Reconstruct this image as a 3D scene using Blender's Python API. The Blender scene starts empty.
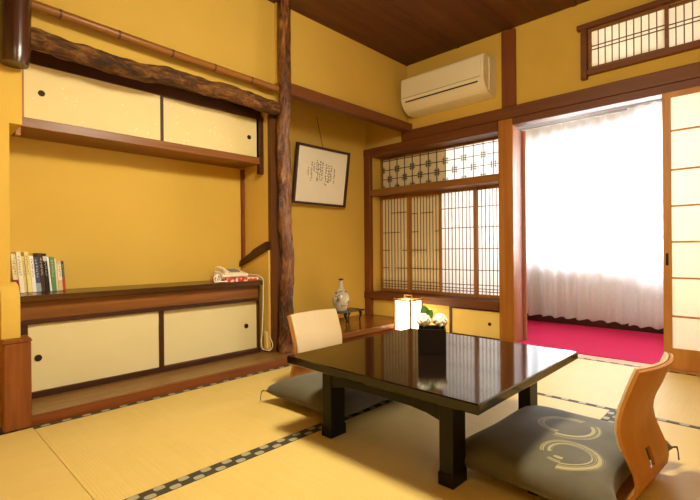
import bpy, bmesh, math, random
from mathutils import Vector, Matrix
random.seed(7)
PI = math.pi
C = bpy.context.scene.collection

# ---------------------------------------------------------------- materials
def lin(h):
    h = h.lstrip('#')
    v = [int(h[i:i+2], 16)/255 for i in (0, 2, 4)]
    return [x/12.92 if x <= .04045 else ((x+.055)/1.055)**2.4 for x in v]

class NT:
    def __init__(s, name):
        s.m = bpy.data.materials.new(name); s.m.use_nodes = True
        s.t = s.m.node_tree; s.t.nodes.clear()
        s.out = s.n('ShaderNodeOutputMaterial')
    def n(s, kind, **kw):
        nd = s.t.nodes.new(kind)
        for k, v in kw.items():
            if hasattr(nd, k): setattr(nd, k, v)
        return nd
    def l(s, a, b): s.t.links.new(a, b)
    def coords(s, scale=(1, 1, 1), loc=(0, 0, 0), kind='Object'):
        tc = s.n('ShaderNodeTexCoord'); mp = s.n('ShaderNodeMapping')
        mp.inputs['Scale'].default_value = scale; mp.inputs['Location'].default_value = loc
        s.l(tc.outputs[kind], mp.inputs['Vector']); return mp.outputs['Vector']
    def noise(s, vec, scale=5, detail=4, rough=.55, dist=0):
        nd = s.n('ShaderNodeTexNoise'); nd.inputs['Scale'].default_value = scale
        nd.inputs['Detail'].default_value = detail; nd.inputs['Roughness'].default_value = rough
        nd.inputs['Distortion'].default_value = dist
        s.l(vec, nd.inputs['Vector']); return nd.outputs['Fac']
    def ramp(s, fac, stops):
        r = s.n('ShaderNodeValToRGB'); e = r.color_ramp.elements
        while len(e) < len(stops): e.new(.5)
        for i, (p, c) in enumerate(stops):
            e[i].position = p; e[i].color = (*c, 1)
        s.l(fac, r.inputs['Fac']); return r.outputs['Color']
    def math(s, op, a, b=None, c=None):
        nd = s.n('ShaderNodeMath'); nd.operation = op
        for i, v in enumerate((a, b, c)):
            if v is None: continue
            if isinstance(v, (int, float)): nd.inputs[i].default_value = v
            else: s.l(v, nd.inputs[i])
        return nd.outputs[0]
    def mix(s, fac, a, b):
        nd = s.n('ShaderNodeMix'); nd.data_type = 'RGBA'
        for k, v in ((0, fac), (6, a), (7, b)):
            if isinstance(v, (int, float)): nd.inputs[k].default_value = v
            elif isinstance(v, (list, tuple)): nd.inputs[k].default_value = (*v, 1)
            else: s.l(v, nd.inputs[k])
        return nd.outputs[2]
    def bump(s, h, strength=.2, dist=.01):
        b = s.n('ShaderNodeBump'); b.inputs['Strength'].default_value = strength
        b.inputs['Distance'].default_value = dist; s.l(h, b.inputs['Height']); return b.outputs['Normal']
    def pbr(s, col, rough=.6, normal=None, spec=.5, coat=0, sheen=0):
        p = s.n('ShaderNodeBsdfPrincipled')
        if isinstance(col, (list, tuple)): p.inputs['Base Color'].default_value = (*col, 1)
        else: s.l(col, p.inputs['Base Color'])
        if isinstance(rough, (int, float)): p.inputs['Roughness'].default_value = rough
        else: s.l(rough, p.inputs['Roughness'])
        p.inputs['Specular IOR Level'].default_value = spec
        p.inputs['Coat Weight'].default_value = coat; p.inputs['Coat Roughness'].default_value = .05
        p.inputs['Sheen Weight'].default_value = sheen
        if normal is not None: s.l(normal, p.inputs['Normal'])
        return p.outputs[0]
    def done(s, sh): s.l(sh, s.out.inputs['Surface']); return s.m

def wood(name, dark, light, axis='x', grain=1.0, rough=.45, spec=.4, bump=.12):
    t = NT(name); lo = 1.2*grain; hi = 22*grain
    sc = {'x': (lo, hi, hi), 'y': (hi, lo, hi), 'z': (hi, hi, lo)}[axis]
    v = t.coords(sc)
    a = t.noise(v, 1.0, 5, .6, .6)
    sc2 = {'x': (.5, 4, 4), 'y': (4, .5, 4), 'z': (4, 4, .5)}[axis]
    b = t.noise(t.coords(sc2), 1.0, 2)
    f = t.math('ADD', t.math('MULTIPLY', a, .65), t.math('MULTIPLY', b, .35))
    d, l_ = lin(dark), lin(light)
    col = t.ramp(f, [(.30, d), (.5, [(x+y)/2 for x, y in zip(d, l_)]), (.68, l_)])
    return t.done(t.pbr(col, rough, t.bump(a, bump, .004), spec))

def plaster(name, hexc, var=.10, rough=.95):
    t = NT(name); v = t.coords()
    a = t.noise(v, 1.6, 3); b = t.noise(v, 160, 3)
    c = lin(hexc)
    col = t.ramp(a, [(.3, [x*(1-var) for x in c]), (.7, [min(1, x*(1+var)) for x in c])])
    return t.done(t.pbr(col, rough, t.bump(b, .15, .003), .15))

def plain(name, hexc, rough=.5, spec=.5, coat=0, var=.06, scale=30, sheen=0, bump=0):
    t = NT(name); v = t.coords(); a = t.noise(v, scale, 3); c = lin(hexc)
    col = t.ramp(a, [(.3, [x*(1-var) for x in c]), (.7, [min(1, x*(1+var)) for x in c])])
    nrm = t.bump(a, bump, .003) if bump else None
    return t.done(t.pbr(col, rough, nrm, spec, coat, sheen))

def fusuma(name, hexc, fleck=0):
    t = NT(name); v = t.coords(); a = t.noise(v, 3, 3); c = lin(hexc)
    col = t.ramp(a, [(.3, [x*.95 for x in c]), (.7, c)])
    if fleck:
        vo = t.n('ShaderNodeTexVoronoi'); vo.inputs['Scale'].default_value = 42
        t.l(v, vo.inputs['Vector'])
        m = t.math('MULTIPLY', t.math('LESS_THAN', vo.outputs['Distance'], .22), t.math('GREATER_THAN', t.noise(v, 9, 3), .56))
        col = t.mix(t.math('MULTIPLY', m, .55), col, lin('FFF6DA'))
    return t.done(t.pbr(col, .8, t.bump(t.noise(v, 220, 2), .06, .002), .2))

def paper(name, hexc, trans=.6, glow=0, glowcol=None):
    t = NT(name); c = lin(hexc); v = t.coords()
    a = t.noise(v, 60, 4)
    col = t.ramp(a, [(.3, [x*.96 for x in c]), (.7, c)])
    d = t.n('ShaderNodeBsdfDiffuse'); tr = t.n('ShaderNodeBsdfTranslucent')
    t.l(col, d.inputs['Color']); t.l(col, tr.inputs['Color'])
    mx = t.n('ShaderNodeMixShader'); mx.inputs[0].default_value = trans
    t.l(d.outputs[0], mx.inputs[1]); t.l(tr.outputs[0], mx.inputs[2])
    sh = mx.outputs[0]
    if glow:
        e = t.n('ShaderNodeEmission'); e.inputs['Color'].default_value = (*lin(glowcol or hexc), 1)
        e.inputs['Strength'].default_value = glow
        ad = t.n('ShaderNodeAddShader'); t.l(sh, ad.inputs[0]); t.l(e.outputs[0], ad.inputs[1]); sh = ad.outputs[0]
    return t.done(sh)

def tatami_mat(name, axis):
    # rush runs across the mat: fine ribs
    t = NT(name)
    rib = (2, 150, 2) if axis == 'y' else (150, 2, 2)     # ribs repeat along this axis
    v = t.coords(rib); a = t.noise(v, 1, 2)
    w = t.n('ShaderNodeTexWave'); w.wave_type = 'BANDS'; w.bands_direction = 'Y' if axis == 'y' else 'X'
    w.inputs['Scale'].default_value = 26; w.inputs['Distortion'].default_value = .4
    t.l(t.coords(), w.inputs['Vector'])
    b = t.noise(t.coords(), 2.2, 4); c = t.noise(t.coords(), 14, 4)
    f = t.math('ADD', t.math('MULTIPLY', a, .4), t.math('ADD', t.math('MULTIPLY', b, .35), t.math('MULTIPLY', c, .25)))
    col = t.ramp(f, [(.3, lin('C6A75C')), (.5, lin('CBAE62')), (.7, lin('D0B56A'))])
    nrm = t.bump(t.math('ADD', w.outputs['Fac'], t.math('MULTIPLY', a, .6)), .22, .003)
    return t.done(t.pbr(col, .55, nrm, .35))

def heri(name, axis, centre):
    # border cloth: dark ground with two staggered rows of pale lozenges
    t = NT(name); tc = t.n('ShaderNodeTexCoord'); sp = t.n('ShaderNodeSeparateXYZ')
    t.l(tc.outputs['Object'], sp.inputs[0])
    u, v = (sp.outputs[0], sp.outputs[1]) if axis == 'x' else (sp.outputs[1], sp.outputs[0])
    a = t.math('SINE', t.math('MULTIPLY', u, 2*PI/.085))
    b = t.math('SINE', t.math('MULTIPLY', t.math('SUBTRACT', v, centre), 2*PI/.06))
    m = t.math('GREATER_THAN', t.math('MULTIPLY', a, b), .18)
    n1 = t.noise(t.coords(), 400, 2)
    m = t.math('MULTIPLY', m, t.math('ADD', .55, t.math('MULTIPLY', n1, .6)))
    col = t.mix(m, lin('3E3828'), lin('A29A7C'))
    return t.done(t.pbr(col, .7, None, .3))

def sheer():
    t = NT('sheer_curtain'); v = t.coords((160, 160, 30)); a = t.noise(v, 1, 2)
    col = t.ramp(a, [(.3, lin('D6D4D6')), (.7, lin('E6E5E6'))])
    d = t.n('ShaderNodeBsdfDiffuse'); tr = t.n('ShaderNodeBsdfTranslucent'); tp = t.n('ShaderNodeBsdfTransparent')
    t.l(col, d.inputs['Color']); t.l(col, tr.inputs['Color'])
    m1 = t.n('ShaderNodeMixShader'); m1.inputs[0].default_value = .6
    t.l(d.outputs[0], m1.inputs[1]); t.l(tr.outputs[0], m1.inputs[2])
    m2 = t.n('ShaderNodeMixShader'); m2.inputs[0].default_value = .25
    t.l(m1.outputs[0], m2.inputs[1]); t.l(tp.outputs[0], m2.inputs[2])
    return t.done(m2.outputs[0])

def glassmat():
    t = NT('window_glass')
    tp = t.n('ShaderNodeBsdfTransparent'); g = t.n('ShaderNodeBsdfGlossy'); g.inputs['Roughness'].default_value = .03
    f = t.n('ShaderNodeFresnel'); f.inputs['IOR'].default_value = 1.4
    m = t.n('ShaderNodeMixShader'); t.l(f.outputs[0], m.inputs[0]); t.l(tp.outputs[0], m.inputs[1]); t.l(g.outputs[0], m.inputs[2])
    return t.done(m.outputs[0])

def bark():
    t = NT('bark'); v = t.coords((9, 30, 30)); a = t.noise(v, 1, 6, .65, 1.2)
    b = t.noise(t.coords((3, 9, 9)), 1, 4)
    f = t.math('ADD', t.math('MULTIPLY', a, .7), t.math('MULTIPLY', b, .3))
    col = t.ramp(f, [(.34, lin('1C0E05')), (.48, lin('54330F')), (.60, lin('8A5A24')), (.72, lin('B98A48'))])
    return t.done(t.pbr(col, .65, t.bump(a, .9, .02), .3))

def knotty():
    t = NT('polished_log'); v = t.coords((16, 16, 5)); a = t.noise(v, 1, 6, .7, 2.6)
    b = t.noise(t.coords((5, 5, 3.5)), 1, 3, .5, .5)
    f = t.math('ADD', t.math('MULTIPLY', a, .6), t.math('MULTIPLY', b, .4))
    col = t.ramp(f, [(.38, lin('1E0F05')), (.47, lin('54290C')), (.55, lin('82501E')), (.66, lin('B07C3A'))])
    return t.done(t.pbr(col, .24, t.bump(a, .8, .02), .6))

def swirl_cloth():
    # dark olive cotton with brushed gold circles (printed pattern, in the cushion's own coordinates)
    t = NT('olive_cushion_cloth'); tc = t.n('ShaderNodeTexCoord'); sp = t.n('ShaderNodeSeparateXYZ')
    t.l(tc.outputs['Object'], sp.inputs[0])
    total = None
    for cx, cy, r0, r1, gap in ((-.150, -.080, .058, .098, 2.3), (.07, .01, .075, .110, -.6)):
        dx = t.math('SUBTRACT', sp.outputs[0], cx); dy = t.math('SUBTRACT', sp.outputs[1], cy)
        r = t.math('SQRT', t.math('ADD', t.math('MULTIPLY', dx, dx), t.math('MULTIPLY', dy, dy)))
        ang = t.math('ARCTAN2', dy, dx)
        cv = t.n('ShaderNodeCombineXYZ')
        # spiral: radius drifts with angle
        rr = t.math('ADD', r, t.math('MULTIPLY', ang, .006))
        t.l(t.math('MULTIPLY', rr, 260), cv.inputs[0]); t.l(t.math('MULTIPLY', ang, .12), cv.inputs[1])
        nz = t.noise(cv.outputs[0], 1, 2)
        ring = t.math('MULTIPLY', t.math('GREATER_THAN', rr, r0), t.math('LESS_THAN', rr, r1))
        gp = t.math('GREATER_THAN', t.math('COSINE', t.math('SUBTRACT', ang, gap+PI)), -.96)
        m = t.math('MULTIPLY', t.math('MULTIPLY', ring, gp), t.math('GREATER_THAN', nz, .50))
        total = m if total is None else t.math('MAXIMUM', total, m)
    fine = t.noise(t.coords(), 260, 2); big = t.noise(t.coords(), 6, 3)
    base = t.ramp(big, [(.3, lin('4A4432')), (.7, lin('5C5540'))])
    col = t.mix(t.math('MULTIPLY', total, .6), base, lin('B8AC74'))
    return t.done(t.pbr(col, .75, t.bump(fine, .2, .002), .25, 0, .15))

def vase_glaze():
    t = NT('vase_glaze'); v = t.coords((1, 1, 1)); a = t.noise(v, 26, 4, .6, 1.8)
    sp = t.n('ShaderNodeSeparateXYZ'); tc = t.n('ShaderNodeTexCoord'); t.l(tc.outputs['Object'], sp.inputs[0])
    z = sp.outputs[2]
    band = t.math('MULTIPLY', t.math('GREATER_THAN', z, .03), t.math('LESS_THAN', z, .19))
    side = t.math('GREATER_THAN', t.noise(v, 9, 2), .42)
    m = t.math('MULTIPLY', t.math('MULTIPLY', t.math('GREATER_THAN', a, .51), band), side)
    col = t.mix(t.math('MULTIPLY', m, .85), lin('D2CBB4'), lin('4A4E52'))
    return t.done(t.pbr(col, .2, None, .6, .3))

def red_cloth():
    t = NT('red_white_cloth'); v = t.coords(); vo = t.n('ShaderNodeTexVoronoi'); vo.inputs['Scale'].default_value = 46
    t.l(v, vo.inputs['Vector'])
    a = t.math('GREATER_THAN', vo.outputs['Distance'], .60)
    col = t.mix(a, lin('C8452C'), lin('EFD9C4'))
    return t.done(t.pbr(col, .85, None, .2))

M = dict(
    wall=plaster('ochre_plaster', 'D5B050', .04),
    white_wall=plaster('pale_plaster', 'D8D0C0'),
    cream_wall=plaster('cream_fill', 'E3C873'),
    ceil=wood('ceiling_board', '4C2C16', '6E4320', 'x', .6, .6, .25),
    beam=wood('dark_beam_wood', '5E330F', '804A1C', 'y', .8, .5),
    beamx=wood('dark_beam_wood_long', '5E330F', '864C1E', 'x', .8, .5),
    postw=wood('honey_post_wood', '8C5218', 'B4752C', 'z', .8, .42),
    postd=wood('dark_post_wood', '66340F', '86491A', 'z', .8, .5),
    rail=wood('window_rail_wood', '744818', '9C682E', 'y', .8, .45),
    stripw=wood('dark_strip_wood', '4A260E', '6E4218', 'z', .8, .5), sill=wood('sill_wood', '4E260C', '7A4218', 'y', .8, .5), stile=wood('screen_stile_wood', '8A5220', 'B07A3A', 'z', .8, .5),
    shoji=wood('blond_screen_wood', 'A86A26', 'C98E44', 'z', .8, .5),
    kumiko=plain('thin_lattice_wood', '6A4828', .6, .3),
    kumikod=plain('dark_lattice_wood', '2E2018', .6, .3),
    cab=wood('cabinet_wood', '5C3412', '98602A', 'x', 1.1, .38),
    cabtop=wood('countertop_wood', '2C1708', '5C3A18', 'x', 1.0, .25),
    cabd=wood('cabinet_dark_wood', '2C1408', '4A2410', 'x', 1, .45),
    ledge=wood('ledge_board', '60401A', '906832', 'x', .9, .35),
    ledgef=wood('ledge_front', '5E2C0E', '8E4E1C', 'x', 1, .45),
    toko=wood('alcove_platform', '5C2F0E', '8C5420', 'x', .6, .22, .5),
    blockw=wood('newel_wood', '5A2A0C', 'A8622A', 'z', .7, .4),
    pull=plain('finger_pull_metal', '2A1C10', .7, .3),
    pullrim=plain('finger_pull_rim', '8A6A34', .35, .6),
    fus=fusuma('sliding_panel_paper', 'DACC98'),
    fusl=fusuma('flecked_panel_paper', 'E6D49A', 1),
    shojip=paper('shoji_paper', 'F6EFDC', .6),
    shoinw=paper('shaded_screen_paper', 'F4E2B4', .15), shoinp=paper('shoin_paper', 'F6F2EA', .8),  # shoinw: same paper as shoinp, with its unlit, warmer look put into the colour
    tatx=tatami_mat('rush_across', 'x'), taty=tatami_mat('rush_along', 'y'),
    lac=plain('black_lacquer', '150A05', .09, .5, .15, .1, 8),
    lacleg=plain('leg_lacquer', '120B06', .35, .22, .0),
    carpet=plain('red_carpet', 'B4264C', .95, .05, 0, .12, 120, 0, .3),
    curtain=sheer(), glass=glassmat(),
    alu=plain('aluminium', '8E8E92', .45, .5), bark=bark(), log=knotty(),
    bamboo=wood('bamboo_cane', '7A4A18', 'A8702E', 'x', .5, .35),
    node=plain('bamboo_node', '55300E', .5),
    darklog=wood('smoked_log', '1E0E06', '4A2812', 'z', .5, .22, .6),
    acw=plain('cream_plastic', 'EDE2BE', .4, .45, 0, .01, 4), acd=plain('dark_slot', '3A3024', .6),
    acg=plain('plastic_seam', 'A89C78', .5),
    ply=wood('orange_plywood', '9C6024', 'BC8038', 'z', .5, .45, .3), plyedge=plain('plywood_edge', '6E3A16', .5),
    pad=plain('beige_upholstery', 'C6AE86', .9, .1, 0, .07, 220, .2, .2),
    cush=swirl_cloth(), cushp=plain('plain_olive_cloth', '534D3A', .75, .25, 0, .12, 7, .15), tassel=plain('tassel_thread', '5A5038', .9),
    black=plain('black_wood', '140C08', .3, .5), vase=vase_glaze(), lip=plain('vase_lip', '3A2A20', .4),
    rose=plain('white_petal', 'F4F0E2', .7, .2, 0, .03), leaf=plain('leaf_green', '4E7A2A', .5), stem=plain('stem_green', '3E5E26', .6),
    planter=plain('black_ceramic', '100A08', .45, .3),
    lpost=wood('lantern_wood', '8A5C28', 'B88848', 'z', 1, .5), glow=paper('lantern_paper', 'FFF4DC', .5, 3.0, 'FFF0D2'),
    phone=plain('cream_phone', 'F0E6C8', .4), key=plain('grey_key', '8A8A84', .5), cord=plain('cream_cord', 'F0E8D8', .5),
    redcloth=red_cloth(), ink=plain('ink', '2A221A', .9), fpaper=fusuma('calligraphy_paper', 'FAF4E0'),
    frame=plain('dark_frame', '3A1E0E', .4), jamb=wood('window_lit_jamb', '8E5638', 'B8806A', 'z', .8, .5),  # jamb: window light on the post's side is put into this pale pink
)

# ---------------------------------------------------------------- mesh helpers
def BM(): return bmesh.new()
def box(bm, x0, x1, y0, y1, z0, z1, bev=0):
    r = bmesh.ops.create_cube(bm, size=1)
    vs = r['verts']
    for v in vs:
        v.co = Vector(((x0+x1)/2+v.co.x*(x1-x0), (y0+y1)/2+v.co.y*(y1-y0), (z0+z1)/2+v.co.z*(z1-z0)))
    if bev:
        es = list({e for v in vs for e in v.link_edges})
        bmesh.ops.bevel(bm, geom=es, offset=bev, segments=1, affect='EDGES', profile=.5)
    return bm
def prism(bm, poly, axis, a, b):
    # poly: 2-D points in the two other axes; extrude from a to b along axis
    def P(p, t):
        return {'x': (t, p[0], p[1]), 'y': (p[0], t, p[1]), 'z': (p[0], p[1], t)}[axis]
    A = [bm.verts.new(P(p, a)) for p in poly]; B = [bm.verts.new(P(p, b)) for p in poly]
    n = len(poly)
    bm.faces.new(A); bm.faces.new(B[::-1])
    for i in range(n): bm.faces.new((A[i], B[i], B[(i+1) % n], A[(i+1) % n]))
    return bm
def tube(bm, pts, rad, seg=12, cap=True):
    pts = [Vector(p) for p in pts]; rings = []
    rads = rad if isinstance(rad, (list, tuple)) else [rad]*len(pts)
    up = None
    for i, p in enumerate(pts):
        d = (pts[min(i+1, len(pts)-1)]-pts[max(i-1, 0)]).normalized()
        if up is None: up = d.orthogonal().normalized()
        u = (up-d*up.dot(d))
        u = u.normalized() if u.length > 1e-6 else d.orthogonal().normalized()
        up = u; w = d.cross(u); r = rads[i]
        rings.append([bm.verts.new(p+(u*math.cos(2*PI*k/seg)+w*math.sin(2*PI*k/seg))*(r(k/seg) if callable(r) else r)) for k in range(seg)])
    for a, b in zip(rings, rings[1:]):
        for k in range(seg): bm.faces.new((a[k], a[(k+1) % seg], b[(k+1) % seg], b[k]))
    if cap: bm.faces.new(rings[0][::-1]); bm.faces.new(rings[-1])
    return bm
def lathe(bm, prof, c, seg=28):
    rings = [[bm.verts.new((c[0]+r*math.cos(2*PI*k/seg), c[1]+r*math.sin(2*PI*k/seg), c[2]+z)) for k in range(seg)] for r, z in prof]
    for a, b in zip(rings, rings[1:]):
        for k in range(seg): bm.faces.new((a[k], a[(k+1) % seg], b[(k+1) % seg], b[k]))
    bm.faces.new(rings[0][::-1]); bm.faces.new(rings[-1])
    return bm
def ell(bm, c, rx, ry, rz, seg=14):
    r = bmesh.ops.create_uvsphere(bm, u_segments=seg, v_segments=max(6, seg//2+2), radius=1)
    for v in r['verts']: v.co = Vector((c[0]+v.co.x*rx, c[1]+v.co.y*ry, c[2]+v.co.z*rz))
    return bm
def smooth(me, deg=40):
    for p in me.polygons: p.use_smooth = True
    try: me.set_sharp_from_angle(angle=math.radians(deg))
    except Exception: pass

def obj(name, bm, mat, parent=None, local=False, deg=35, recenter=True):
    bmesh.ops.recalc_face_normals(bm, faces=bm.faces)
    me = bpy.data.meshes.new(name)
    off = Vector((0, 0, 0)); wl = Vector((0, 0, 0))
    if parent is not None:
        p = parent
        while p is not None: wl += p.location; p = p.parent
        if not local: off = wl.copy()
    elif recenter:
        xs = [v.co for v in bm.verts]
        off = Vector(((min(v.x for v in xs)+max(v.x for v in xs))/2, (min(v.y for v in xs)+max(v.y for v in xs))/2, min(v.z for v in xs)))
    for v in bm.verts: v.co -= off
    bm.to_mesh(me); bm.free(); smooth(me, deg)
    me.materials.append(mat)
    o = bpy.data.objects.new(name, me); C.objects.link(o)
    if parent is not None: o.parent = parent
    elif recenter: o.location = off
    return o
def tag(o, label, cat, group=None):
    o['label'] = label; o['category'] = cat
    if group: o['group'] = group
    return o
def thing(name, label, cat, loc=(0, 0, 0), rotz=0, group=None):
    o = bpy.data.objects.new(name, None); C.objects.link(o); o.empty_display_size = .05
    o.location = loc; o.rotation_euler = (0, 0, rotz); return tag(o, label, cat, group)
def struct(name, bm, mat, parent=None):
    # world-origin meshes so grain runs continuously
    o = obj(name, bm, mat, parent, recenter=False)
    if parent is None: o['kind'] = 'structure'
    return o
def sroot(name, loc=(0, 0, 0)):
    o = bpy.data.objects.new(name, None); C.objects.link(o); o.location = loc; o['kind'] = 'structure'; o.empty_display_size = .05
    return o

XR = 3.65            # right wall face
YL = 2.67            # left wall plane (above the alcoves)
YB = 3.235            # tokonoma back wall
YA = 3.06            # shelf alcove back wall
ZC = 2.65
X0, Y0 = -1.25, -0.95   # walls behind the camera

# ---------------------------------------------------------------- setting
bm = BM(); box(bm, X0, 3.66, Y0, 3.3, -.12, -.056); struct('floor', bm, M['cabd'])
# ceiling: wide boards running along x, each lapping the next
bm = BM()
edges = [2.68, 2.10, 1.60, 1.10, .60, .10, -.40, -1.0]
for i, (a, b) in enumerate(zip(edges, edges[1:])):
    box(bm, X0, XR+.02, b, a-.006, ZC+(.006 if i % 2 else 0), ZC+.04)
    box(bm, X0, XR+.02, a-.022, a+.010, ZC-.005, ZC+.01)
box(bm, X0-.05, 5.1, Y0-.05, 3.35, ZC+.04, ZC+.08)
struct('ceiling', bm, M['ceil'])
# walls behind the camera
bm = BM(); box(bm, X0-.08, X0, Y0-.08, 3.3, -.12, ZC); struct('wall_back', bm, M['wall'])
bm = BM(); box(bm, X0, XR+.07, Y0-.08, Y0, -.12, ZC); struct('wall_front', bm, M['wall'])
# left side: wall plane over the alcoves, and the plain stretch left of them
bm = BM()
box(bm, X0, .355, 2.60, 2.68, -.12, ZC)
box(bm, .355, 1.97, 2.70, 2.78, 1.86, ZC); box(bm, 1.97, 2.02, 2.70, 2.719, 1.86, ZC)
box(bm, 2.02, XR, YL, YL+.06, 2.05, ZC)
struct('wall_left', bm, M['wall'])
# alcove with shelves
bm = BM(); box(bm, .30, 1.97, YA, YA+.06, -.12, ZC)
box(bm, .355, .405, 2.60, YA, .04, 1.72); box(bm, .405, .455, 2.60, YA, 1.41, 1.86)
prism(bm, [(2.50, .40), (2.60, .40), (2.60, .66), (2.57, .655), (2.535, .645), (2.51, .62), (2.50, .58)], 'x', .355, .425)
struct('wall_alcove', bm, M['wall'])
# tokonoma
bm = BM(); box(bm, 2.0, XR+.01, YB, YB+.06, -.12, ZC)
box(bm, 1.97, 2.08, 2.72, YB, -.12, ZC)
prism(bm, [(2.70, .06), (YA-.003, .06), (YA-.003, .68), (2.70, .81)], 'x', 1.95, 1.97)     # low plaster wing beside the counter
struct('wall_tokonoma', bm, M['wall'])
# right wall
bm = BM()
# above the nageshi with an opening for the transom
box(bm, XR, XR+.07, 1.0, YB+.06, 1.885, ZC)
box(bm, XR, XR+.07, Y0, 1.0, 2.43, ZC)
box(bm, XR, XR+.07, Y0, 1.0, 1.885, 2.12)
box(bm, XR, XR+.07, Y0, -.42, 2.12, 2.43)
# below the shoin window
box(bm, XR, XR+.19, 2.67, YB, -.12, .268)
# returns of the shoin recess
box(bm, XR+.002, XR+.22, 3.15, YB, .268, 1.885)
# wall beside the sliding door, out of frame
box(bm, XR, XR+.07, Y0, -.42, -.12, 1.885)
struct('wall_right', bm, M['wall'])
# veranda beyond
bm = BM()
box(bm, 4.95, 5.02, Y0-.3, 2.40, -.12, .60); box(bm, 4.95, 5.02, Y0-.3, 2.40, 1.93, ZC)
box(bm, 4.95, 5.02, 2.28, 2.40, .60, 1.93); box(bm, 4.95, 5.02, Y0-.3, -.72, .60, 1.93)
box(bm, 3.87, 5.02, 2.36, 2.42, -.12, ZC)
box(bm, 3.72, 5.02, Y0-.36, Y0-.3, -.12, ZC)
box(bm, 3.93, 3.96, 2.42, YB+.06, -.12, ZC)
box(bm, 3.72, 3.96, YB+.002, YB+.06, -.12, ZC)
box(bm, 3.842, 3.93, 2.40, YB, .15, .26)
struct('wall_veranda', bm, M['white_wall'])
bm = BM(); box(bm, 3.618, 4.95, Y0-.3, 2.36, -.06, .003); struct('floor_veranda', bm, M['carpet'])
bm = BM(); box(bm, 4.925, 4.95, Y0-.3, 2.36, .003, .075, .004); struct('baseboard_veranda', bm, M['cabd'])

# trims -----------------------------------------------------------
nt = [0]
def trim(bm, mat):
    nt[0] += 1; return struct('trim_%d' % nt[0], bm, mat)
bm = BM(); box(bm, 3.615, XR, Y0, 2.73, 1.89, 1.99, .004); trim(bm, M['beam'])                      # nageshi
bm = BM(); box(bm, 3.60, XR+.19, 1.702, YB-.002, 1.80, 1.884, .004); trim(bm, M['beam'])             # rail over shoin
bm = BM(); box(bm, 3.60, XR+.05, Y0, 1.568, 1.826, 1.884, .003); trim(bm, M['beam'])                 # kamoi over opening
bm = BM(); box(bm, 3.625, XR+.04, 1.55, 1.67, 1.992, ZC-.013, .003); trim(bm, M['postd'])            # upper post
bm = BM(); box(bm, 3.615, 3.68, 1.572, 1.70, -.0, 1.888, .004); trim(bm, M['postw'])                 # main post
bm = BM(); box(bm, 3.68, 3.84, 1.585, 1.70, -.0, 1.82); box(bm, 3.84, 3.86, 1.56, 1.70, 0, 1.82, .003)
trim(bm, M['jamb'])                                                                                  # jamb behind it
bm = BM(); box(bm, 3.605, XR+.005, 3.145, YB-.002, .10, 1.80, .004); trim(bm, M['postd'])            # corner post
bm = BM(); box(bm, 3.62, 3.84, 1.702, 3.148, 1.375, 1.442, .003); trim(bm, M['rail'])                # middle rail
bm = BM(); box(bm, 3.60, 3.84, 1.702, 3.148, .27, .345, .004); box(bm, 3.60, 3.604, 3.148, YB-.003, .27, .345); trim(bm, M['sill'])                  # sill
bm = BM(); box(bm, 3.50, 3.616, Y0, 1.568, -.055, -.001); trim(bm, M['shoji'])                       # threshold
bm = BM(); box(bm, 3.58, 3.70, 1.57, 1.70, -.055, -.0005); trim(bm, M['postw'])
bm = BM(); box(bm, 2.09, XR, 2.61, 2.69, 1.97, 2.055, .004); trim(bm, M['beamx'])                    # otoshigake
bm = BM(); box(bm, 1.948, 1.97, YA-.03, YA, .70, 1.44); trim(bm, M['postd'])                          # corner batten in the alcove
bm = BM(); prism(bm, [(2.70, .80), (YA-.002, .675), (YA-.002, .715), (2.90, .785), (2.86, .81), (2.70, .865)], 'x', 1.93, 1.97)
trim(bm, M['cabd'])                                                                                  # raked cap of the wing
bm = BM(); box(bm, .354, .458, 2.455, 2.56, 0, .395, .006); prism(bm, [(.350, .395), (.462, .395), (.455, .41), (.357, .41)], 'y', 2.452, 2.56)
trim(bm, M['blockw'])                                                                                # newel block
bm = BM(); box(bm, 1.968, 2.085, 2.685, 2.72, .052, 1.86); trim(bm, M['stripw'])                       # strip behind log post
# ledge of the shelf alcove
bm = BM(); box(bm, .46, 2.06, 2.535, YA, -.055, .046); box(bm, .46, 2.06, 2.475, 2.53, -.055, .052, .004)
trim(bm, M['ledge'])
bm = BM(); box(bm, .46, 2.06, 2.468, 2.475, -.055, .047); trim(bm, M['ledgef'])
# tokonoma platform
bm = BM(); box(bm, 2.082, XR-.001, 2.60, YB-.001, .05, .10, .006); box(bm, 2.082, XR-.001, 2.62, 2.70, -.055, .05)
trim(bm, M['toko'])
bm = BM(); box(bm, 2.062, 3.60, 2.46, 2.598, -.055, -.002); trim(bm, M['ledgef'])
bm = BM(); box(bm, 3.60, XR, 1.705, 2.598, -.055, .012, .003); trim(bm, M['beam'])

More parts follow.
